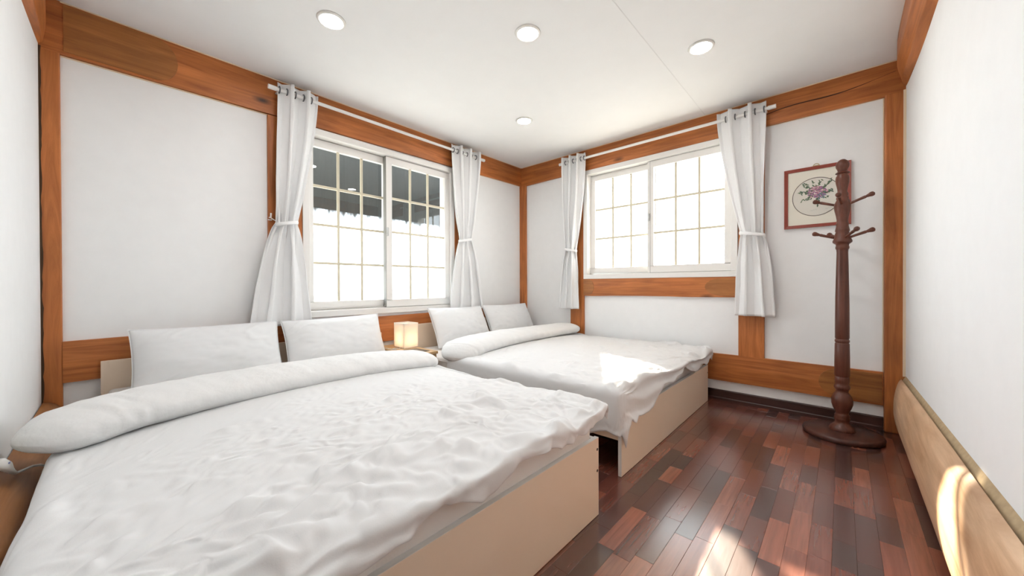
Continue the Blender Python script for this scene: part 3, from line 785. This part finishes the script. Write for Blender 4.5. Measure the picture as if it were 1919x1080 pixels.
def fold_roll(path, wid, hgt, n, seed, tip0, tip1, name='folded_edge'):
    """the turned-back head end of a duvet: a flat puffy roll along path (list of points from left to right)"""
    m = 36; V = []
    pts = np.array(path); tt = np.linspace(0, 1, len(pts)); ts = np.linspace(0, 1, n)
    C = np.stack([np.interp(ts, tt, pts[:, k]) for k in range(3)], 1)
    for k in range(3):    # smooth
        for _ in range(160): C[1:-1, k] = 0.25 * C[:-2, k] + 0.5 * C[1:-1, k] + 0.25 * C[2:, k]
    for i, t in enumerate(ts):
        d = C[min(i + 12, n - 1)] - C[max(i - 12, 0)]; d[2] = 0; d /= np.linalg.norm(d)
        sx, sy = -d[1], d[0]
        k = 1.0
        if t < tip0: k = math.sqrt(max(1e-4, 1 - (1 - t / tip0) ** 2))
        if 1 - t < tip1: k = min(k, math.sqrt(max(1e-4, 1 - (1 - (1 - t) / tip1) ** 2)))
        ww = np.interp(t, np.linspace(0, 1, len(wid)), wid) * (0.35 + 0.65 * k); hh = np.interp(t, np.linspace(0, 1, len(hgt)), hgt) * k
        for j in range(m):
            a = 2 * math.pi * j / m
            ca, sa = math.cos(a), math.sin(a)
            px = math.copysign(abs(ca) ** 0.8, ca) * ww / 2; pz = math.copysign(abs(sa) ** 0.85, sa) * hh / 2
            bump = 0.016 * (float(fbm(np.array(t * 16.0), np.array(j / m * 6.0), seed)) - 0.5) + 0.010 * (float(vnoise(np.array(t * 44.0), np.array(j / m * 5.0), seed + 3)) - 0.5) * (0.4 + 0.6 * abs(ca))
            if sa < -0.2: bump *= 0.4
            r = math.hypot(px, pz) + 1e-6; px *= 1 + bump * k / r; pz *= 1 + bump * k / r
            V.append((C[i, 0] + sx * px, C[i, 1] + sy * px, C[i, 2] + pz))
    F = [(i * m + j, i * m + (j + 1) % m, (i + 1) * m + (j + 1) % m, (i + 1) * m + j) for i in range(n - 1) for j in range(m)]
    F += [tuple(range(m - 1, -1, -1)), tuple((n - 1) * m + j for j in range(m))]
    return MB().add(V, F)

d1 = thing('duvet', 'crumpled white duvet spread over the nearer bed, folded back at the head', 'duvet', (-2.65, -1.4, 0.385))
roll1 = [(-3.43, -1.12, 0.472), (-3.28, -0.99, 0.496), (-3.0, -0.89, 0.494), (-2.6, -0.83, 0.487), (-2.2, -0.83, 0.480), (-1.90, -0.86, 0.455)]
me = duvet_cloth(-3.335, -1.945, -2.085, lambda u: np.interp(u, [p[0] for p in roll1], [p[1] for p in roll1]), 0.455, 0.36, 0.12, lambda s: 0.080 + 0.006 * np.sin(9 * s) + 0.008 * np.sin(23 * s + 1), 165,
                 (-3.39, -1.965, -2.10, -0.05, 0.0, 0.422), 3, 0.07, 4.2, 0.05, 0.17, (0.74, 0.67), 1.15, 0.034, 0.03, 0.06, pucker=0.026)
o = link('cover', me, duvetm, smooth=True); under(d1, o)
sb_ = o.modifiers.new('smooth', 'SUBSURF'); sb_.levels = 1; sb_.render_levels = 1
o = fold_roll(roll1,
              [0.20, 0.30, 0.36, 0.38, 0.37, 0.34], [0.10, 0.115, 0.115, 0.11, 0.11, 0.10], 170, 21, 0.10, 0.05).build('folded_edge', foldm, smooth=True); under(d1, o)

d2 = thing('duvet', 'white duvet over the far bed, sunlit and drooping at its foot', 'duvet', (-0.86, -1.4, 0.375))
me = duvet_cloth(-1.575, -0.105, -2.02, lambda u: -0.70 + 0 * u, 0.445, 0.28, 0.12, lambda s: 0.225 - 0.105 * np.clip(s * 2.6, 0, 1) ** 0.8 + 0.012 * np.sin(17 * s), 130,
                 (-1.635, -0.09, -2.04, -0.05, 0.0, 0.41), 57, 0.07, 4.0, 0.05, 0.07, (0.8, -0.6), 0.9, 0.034, 0.025, 0.10, rz=0.07, pucker=0.008)
o = link('cover', me, duvetm, smooth=True); under(d2, o)
sb_ = o.modifiers.new('smooth', 'SUBSURF'); sb_.levels = 1; sb_.render_levels = 1
o = fold_roll([(-1.66, -0.80, 0.415), (-1.5, -0.75, 0.470), (-1.1, -0.72, 0.485), (-0.6, -0.72, 0.487), (-0.06, -0.74, 0.485)],
              [0.30, 0.36, 0.36, 0.34, 0.30], [0.13, 0.12, 0.115, 0.11, 0.10], 150, 33, 0.16, 0.05).build('folded_edge', foldm, smooth=True); under(d2, o)

# ------------------------------------------------------------------ pillows
def pillow(cx, cy, cz, w, h, th, lean, yaw, label, seed, roll=0.0, sag=0.0):
    n, m = 70, 54
    a = np.linspace(-1, 1, n)[:, None] * np.ones((1, m)); b = np.ones((n, 1)) * np.linspace(-1, 1, m)[None, :]
    # outline: straight sides pulled in a little between pointed corners
    X = a * w / 2 * (1 - 0.035 * (1 - b ** 2)); Zz = b * h / 2 * (1 - 0.05 * (1 - a ** 2)) - sag * (1 - a ** 2) * (b > 0) * b
    prof = (np.clip(1 - np.abs(a) ** 2.6, 0, 1) ** 0.62) * (np.clip(1 - np.abs(b) ** 2.2, 0, 1) ** 0.62)
    wr = 0.020 * (fbm(a * 2.5, b * 2.5, seed) - 0.5) * prof
    diag = 0.018 * np.clip(1 - np.abs(2 * vnoise((a - b) * 4, (a + b) * 1.2, seed + 4) - 1) * 3, 0, 1) * np.clip(np.abs(a) + np.abs(b) - 0.7, 0, 1) * prof
    out = []
    rot = Matrix.Rotation(math.radians(yaw), 3, 'Z') @ Matrix.Rotation(math.radians(lean), 3, 'X') @ Matrix.Rotation(math.radians(roll), 3, 'Y')
    Rm = np.array(rot)
    V = []
    for s in (-1, 1):
        Y = s * (th / 2 * prof + wr + diag * (s < 0))
        P = np.stack([X, Y, Zz], 2).reshape(-1, 3) @ Rm.T + np.array([cx, cy, cz]); V.append(P)
    F = grid_faces(n, m) + grid_faces(n, m, n * m, flip=True)
    n0 = n * m
    for idx in ([j for j in range(m)], [(n - 1) * m + j for j in range(m)], [i * m for i in range(n)], [i * m + m - 1 for i in range(n)]):
        F += [(idx[k], idx[k + 1], idx[k + 1] + n0, idx[k] + n0) for k in range(len(idx) - 1)]
    t = thing('pillow', label, 'pillow', (cx, cy, 0.40), 'white pillows at the bed heads')
    o = MB().add(np.concatenate(V), F).build('case', pillowm, smooth=True); under(t, o)
    # seam piping round the rim
    rim = [(x, -1) for x in np.linspace(-1, 1, 24)] + [(1, z) for z in np.linspace(-1, 1, 20)[1:]] + [(x, 1) for x in np.linspace(1, -1, 24)[1:]] + [(-1, z) for z in np.linspace(1, -1, 20)[1:]]
    pts = []
    for (p, q) in rim:
        loc = np.array([p * w / 2 * (1 - 0.035 * (1 - q * q)), 0, q * h / 2 * (1 - 0.05 * (1 - p * p)) - sag * (1 - p * p) * (q if q > 0 else 0)])
        pts.append(tuple(Rm @ loc + np.array([cx, cy, cz])))
    o = MB().tube(pts, 0.0028, 5, cap=False).build('seam', pillowm, smooth=True); under(t, o)
    return t
pillow(-2.885, -0.20, 0.535, 0.66, 0.36, 0.19, -24, 1, 'wide white pillow on the nearer bed, leftmost of all', 3)
pillow(-2.205, -0.20, 0.535, 0.66, 0.36, 0.19, -24, -1, 'white pillow on the nearer bed beside the lamp, under the window', 8, roll=-1)
pillow(-1.095, -0.21, 0.555, 0.66, 0.37, 0.18, -26, 3, 'white pillow on the far bed nearest the lamp', 14, roll=1)
pillow(-0.42, -0.20, 0.555, 0.64, 0.37, 0.18, -28, -4, 'white pillow on the far bed next to the room corner', 19)

# ------------------------------------------------------------------ nightstand and lamp
nt_ = thing('nightstand', 'small tan wooden nightstand between the two beds', 'nightstand', (-1.76, -0.33, 0))
NTZ = 0.438
top = box('top', nightm, None, -1.872, -1.645, -0.60, -0.07, NTZ - 0.02, NTZ, bevel=0.003); under(nt_, top)
o = box('inset_panel', inset, top, -1.80, -1.69, -0.56, -0.38, NTZ, NTZ + 0.0015)
for x in (-1.865, -1.682):
    for y in (-0.59, -0.11):
        under(nt_, box('leg', nightm, None, x, x + 0.03, y, y + 0.03, 0.0, NTZ - 0.02, bevel=0.002))
under(nt_, box('apron', nightm, None, -1.86, -1.657, -0.585, -0.572, NTZ - 0.073, NTZ - 0.02))
under(nt_, box('shelf', nightm, None, -1.86, -1.657, -0.585, -0.085, 0.15, 0.165))
lx0, lx1, ly0, ly1, lz0, lz1 = -1.775, -1.649, -0.345, -0.200, NTZ + 0.0008, 0.632
lp = thing('table_lamp', 'small glowing square paper lamp on the nightstand', 'lamp', ((lx0 + lx1) / 2, (ly0 + ly1) / 2, lz0))
s = MB()
tk = 0.002
for b in ((lx0, lx1, ly0, ly0 + tk, lz0 + 0.006, lz1), (lx0, lx1, ly1 - tk, ly1, lz0 + 0.006, lz1), (lx0, lx0 + tk, ly0 + tk, ly1 - tk, lz0 + 0.006, lz1), (lx1 - tk, lx1, ly0 + tk, ly1 - tk, lz0 + 0.006, lz1), (lx0 + tk, lx1 - tk, ly0 + tk, ly1 - tk, lz1 - 0.012, lz1 - 0.010)):
    s.box(*b)
under(lp, s.build('lamp_shade', shadem))
under(lp, box('base', plasticw, None, lx0 + 0.004, lx1 - 0.004, ly0 + 0.004, ly1 - 0.004, lz0, lz0 + 0.01))
under(lp, MB().lathe([(0.001, 0), (0.014, 0), (0.014, 0.03), (0.001, 0.03)], (-1.712, -0.272, lz0 + 0.01), 16).build('socket', plasticw, smooth=False))
under(lp, MB().lathe([(0.002, 0.03), (0.012, 0.035), (0.022, 0.055), (0.022, 0.07), (0.012, 0.085), (0.002, 0.09)], (-1.712, -0.272, lz0 + 0.01), 20).build('bulb', bulbm, smooth=True))
cb = [(-1.775, -0.30, NTZ + 0.006), (-1.80, -0.32, NTZ + 0.003), (-1.81, -0.27, NTZ + 0.003), (-1.832, -0.28, NTZ + 0.003), (-1.828, -0.33, NTZ + 0.003), (-1.85, -0.30, NTZ + 0.003), (-1.855, -0.20, NTZ + 0.003), (-1.85, -0.085, NTZ + 0.003)]
under(lp, MB().tube(cb, 0.0025, 6).build('cord', plasticw, smooth=True))

# ------------------------------------------------------------------ coat rack
RX, RY = -0.275, -2.819
ck = thing('coat_rack', 'turned dark wooden coat rack standing in front of the picture', 'coat rack', (RX, RY, 0))
zf = lambda v: 1.685 - (v - 300) * 0.003262
rp = lambda h: h * 0.00243
def lat(name, prof, n=32): 
    o = MB().lathe([(max(rp(h), 0.0005), zf(v)) for v, h in prof], (RX, RY, 0), n).build(name, rackm, smooth=True); under(ck, o)
    e = o.modifiers.new('e', 'EDGE_SPLIT'); e.split_angle = math.radians(50); return o
lat('finial', [(300, 0.3), (301, 5), (304, 9.5), (308, 12.6), (312, 13.2), (316, 12.2), (320, 9.8), (323, 8.8), (325, 12.5), (326.5, 14), (328, 11)])
lat('upper_post', [(327, 10), (330, 10.5), (333, 12.8), (338, 13.6), (344, 13), (351, 11), (357, 9.6), (362, 9.3), (364, 11), (367, 11.6), (370, 10.6), (373, 12.4), (376, 11.2), (379, 13.2), (384, 15.8), (389, 16.3), (396, 15.2), (405, 12.6), (413, 11.0), (419, 11.2), (421, 12.8), (424, 11.6), (427, 12.4), (431, 13.6), (434, 14.4), (436, 12.8), (440, 14.4), (446, 15.4), (450, 17.4), (453, 19), (455.5, 18.5), (457.5, 15.5), (459, 12.8), (462, 12.4), (464, 13.4), (467, 13.2), (469, 11.5)])
lat('shaft', [(468, 11.6), (474, 11.0), (500, 11.8), (560, 13.4), (600, 13.8), (634, 14.0), (636, 12.6), (638, 14.2), (641, 14.4), (643, 12.8), (645, 14.2), (670, 14.8), (704, 15.0), (706, 13.4), (708, 14.4), (716, 14.2), (720, 13.2), (723, 14.8), (726, 15.8), (729, 14.6), (731, 12.4), (735, 12.2), (738, 14.5), (743, 18.5), (750, 20.8), (757, 20.8), (764, 18.2), (770, 14.6), (774, 12.6), (776, 13.0), (779, 15.0), (781, 14.0), (784, 15.6), (787, 15.0), (790, 13.8), (794, 14.5), (797, 19), (800, 23), (803.4, 25.2), (806, 25.6)], 40)
o = MB().lathe([(0.001, 0.0), (0.182, 0.0), (0.188, 0.006), (0.190, 0.016), (0.186, 0.026), (0.178, 0.031), (0.075, 0.034), (0.001, 0.034)], (RX, RY, 0), 56).build('base', wood('rack_base_wood', 0, (0.045, 0.016, 0.011), (0.10, 0.036, 0.025), rough=0.35, knots=False), smooth=True); under(ck, o)
e = o.modifiers.new('e', 'EDGE_SPLIT'); e.split_angle = math.radians(50)
view = Vector((RX + 3.267, RY + 2.816, 0)).normalized(); latd = Vector((0, -1, 0)); fwd = Vector((-1, 0, 0))
def peg(phi, z0, z1, ln):
    a = math.radians(phi); d = latd * math.cos(a) + fwd * math.sin(a)
    p0 = Vector((RX, RY, z0)) + d * 0.022; p1 = Vector((RX, RY, z1)) + d * ln; P = []; rr = []
    for t, r in ((0, 0.0075), (0.15, 0.0072), (0.45, 0.0078), (0.66, 0.0088), (0.70, 0.0068), (0.73, 0.0085), (0.78, 0.0098), (0.86, 0.0135), (0.92, 0.0140), (0.97, 0.0112), (1.0, 0.003)):
        P.append(p0.lerp(p1, t)); rr.append(r)
    o = MB().tube(P, rr, 14).build('peg', rackm, smooth=True); under(ck, o)
for ph in (12, 98, 190, 280): peg(ph, 1.405, 1.452, 0.142)
for ph in (4, 62, 182, 242): peg(ph, 1.203, 1.246, 0.142)

# ------------------------------------------------------------------ picture
pic = thing('picture', 'red-framed embroidered flower picture hanging behind the coat rack', 'picture', (-0.01, -2.686, 1.32))
py0, py1, pz0, pz1 = -2.862, -2.510, 1.318, 1.735; fw = 0.021
fm = MB()
m_ = [(py0, pz0), (py1, pz0), (py1, pz1), (py0, pz1)]; i_ = [(py0 + fw, pz0 + fw), (py1 - fw, pz0 + fw), (py1 - fw, pz1 - fw), (py0 + fw, pz1 - fw)]
v = [(-0.003, y, z) for y, z in m_] + [(-0.022, y, z) for y, z in m_] + [(-0.017, y, z) for y, z in i_] + [(-0.006, y, z) for y, z in i_]
f = []
for k in range(4):
    j = (k + 1) % 4; f += [(k, j, 4 + j, 4 + k), (4 + k, 4 + j, 8 + j, 8 + k), (8 + k, 8 + j, 12 + j, 12 + k)]
under(pic, fm.add(v, f).build('frame', framem))
mat_o = box('mat', matm, None, -0.010, -0.004, py0 + 0.015, py1 - 0.015, pz0 + 0.015, pz1 - 0.015); under(pic, mat_o)
cyc, czc, rc = -2.685, 1.527, 0.128
ring = MB(); q = 64; v = []
for rr in (rc - 0.0016, rc + 0.0016):
    for x in (-0.0104, -0.0114):
        for k in range(q): v.append((x, cyc + rr * math.cos(2 * math.pi * k / q), czc + rr * 1.02 * math.sin(2 * math.pi * k / q)))
f = []
for k in range(q):
    j = (k + 1) % q; f += [(q + k, q + j, 3 * q + j, 3 * q + k), (k, j, q + j, q + k), (2 * q + k, 2 * q + j, 3 * q + j, 3 * q + k)]
o = ring.add(v, f).build('circle_line', plain('circle_ink', (0.06, 0.035, 0.03), 0.7)); o.parent = mat_o; o.matrix_parent_inverse = Matrix.Identity(4)
silk = MB(); v = [(-0.0103, cyc + rc * math.cos(2 * math.pi * k / q), czc + rc * 1.02 * math.sin(2 * math.pi * k / q)) for k in range(q)]
o = silk.add(v, [tuple(range(q))]).build('silk_panel', plain('silk', (0.72, 0.69, 0.62), 0.7)); o.parent = mat_o
# embroidered bouquet: petals, leaves and stems lying on the silk
prng = random.Random(5)
def fl_disc(mb, y, z, a, b, rot, x=-0.0112):
    k = 7; c, s = math.cos(rot), math.sin(rot)
    vs = [(x, y + a * math.cos(2 * math.pi * i / k) * c - b * math.sin(2 * math.pi * i / k) * s, z + a * math.cos(2 * math.pi * i / k) * s + b * math.sin(2 * math.pi * i / k) * c) for i in range(k)]
    mb.add(vs + [(x - 0.0008, y, z)], [(i, (i + 1) % k, k) for i in range(k)])
cols = {'pink_petals': (0.45, 0.20, 0.28), 'mauve_petals': (0.36, 0.16, 0.32), 'pale_petals': (0.70, 0.48, 0.50), 'blue_petals': (0.16, 0.25, 0.36), 'green_leaves': (0.14, 0.20, 0.12), 'dark_leaves': (0.10, 0.15, 0.11)}
mbs = {k: MB() for k in cols}
for k in range(150):
    t = prng.random(); a = prng.random() * 2 * math.pi
    y, z = cyc - 0.006 + 0.052 * math.sqrt(t) * math.cos(a), czc + 0.030 + 0.040 * math.sqrt(t) * math.sin(a)
    fl_disc(mbs[prng.choice(('pink_petals', 'pink_petals', 'mauve_petals', 'pale_petals'))], y, z, 0.0070, 0.0042, prng.random() * 3)
for k in range(40):
    y, z = cyc - 0.030 + prng.gauss(0, 0.016), czc + 0.004 + prng.gauss(0, 0.010)
    fl_disc(mbs['blue_petals'], y, z, 0.0045, 0.003, prng.random() * 3)
for (dy, dz, n) in ((0.075, 0.075, 24), (0.095, 0.02, 24), (-0.075, 0.08, 24), (-0.085, 0.005, 24), (0.05, -0.035, 12), (-0.005, -0.085, 24), (-0.02, 0.095, 12), (0.03, 0.09, 10), (-0.06, -0.04, 10), (0.085, -0.045, 10)):
    for k in range(n):
        t = 0.25 + 0.75 * k / n
        y, z = cyc - 0.004 + dy * t + prng.gauss(0, 0.005), czc + 0.022 + dz * t + prng.gauss(0, 0.005)
        fl_disc(mbs[prng.choice(('green_leaves', 'dark_leaves'))], y, z, 0.0085, 0.0032, math.atan2(dz, dy) + prng.gauss(0, 0.7))
for k, mb in mbs.items():
    o = mb.build(k, plain('thread_' + k, cols[k], 0.8)); o.parent = mat_o
sg = MB()
for (ya, za) in ((cyc + 0.03, czc - 0.095), (cyc - 0.05, czc - 0.092)):
    sg.tube([(-0.0108, ya - 0.004 * k, za + 0.005 * math.sin(k * 2.1) + 0.001 * k) for k in range(10)], 0.0006, 4)
o = sg.build('faint_stitch_lines', plain('faint_thread', (0.50, 0.50, 0.47), 0.8)); o.parent = mat_o; o['kind'] = 'stuff'
hg = MB().tube([(-0.012, -2.686 + 0.016 * math.cos(math.pi * k / 10), 1.737 + 0.016 * math.sin(math.pi * k / 10)) for k in range(11)], 0.0022, 6)
hg.box(-0.014, -0.008, -2.705, -2.667, 1.735, 1.742)
under(pic, hg.build('hanger', plain('brass_hanger', (0.45, 0.36, 0.2), 0.4, metal=0.7), smooth=False))

# ------------------------------------------------------------------ wall outlet, plug and cable by the left wall
ot = thing('wall_outlet', 'cream wall outlet at the left edge above the brown log', 'outlet', (-LA, -1.11, 0.45))
under(ot, box('plate', plasticc, None, -LA, -LA + 0.009, -1.165, -1.06, 0.395, 0.515, bevel=0.004))
rg = MB(); q = 24; v = []
for rr, xx in ((0.019, 0.009), (0.021, 0.013), (0.024, 0.009)):
    v += [(-LA + xx, -1.115 + rr * math.cos(2 * math.pi * k / q), 0.455 + rr * math.sin(2 * math.pi * k / q)) for k in range(q)]
under(ot, rg.add(v, [(i * q + k, i * q + (k + 1) % q, (i + 1) * q + (k + 1) % q, (i + 1) * q + k) for i in range(2) for k in range(q)]).build('socket_ring', plasticc, smooth=True))
pg = thing('power_plug', 'white plug with cable running over the brown log under the bed', 'plug', (-LA + 0.012, -1.115, 0.43))
o = MB().tube([(-LA + 0.0095, -1.118, 0.440), (-LA + 0.020, -1.117, 0.438), (-LA + 0.028, -1.113, 0.428), (-LA + 0.033, -1.105, 0.414), (-LA + 0.037, -1.092, 0.402), (-LA + 0.041, -1.078, 0.3925)], [0.015, 0.0155, 0.013, 0.0085, 0.0058, 0.0042], 16).build('plug_body', plasticw, smooth=True); under(pg, o)
under(pg, box('mark', bluem, None, -LA + 0.0335, -LA + 0.0365, -1.124, -1.112, 0.436, 0.4395))
cpts = [(-LA + 0.041, -1.078, 0.3925), (-LA + 0.050, -1.045, 0.386), (-LA + 0.062, -1.0, 0.378), (-LA + 0.074, -0.965, 0.366), (-LA + 0.087, -0.94, 0.348), (-LA + 0.098, -0.92, 0.322), (-LA + 0.104, -0.905, 0.29), (-LA + 0.106, -0.90, 0.25), (-LA + 0.106, -0.90, 0.18)]
o = MB().tube(cpts, 0.0036, 8).build('cable', plasticw, smooth=True); under(pg, o)
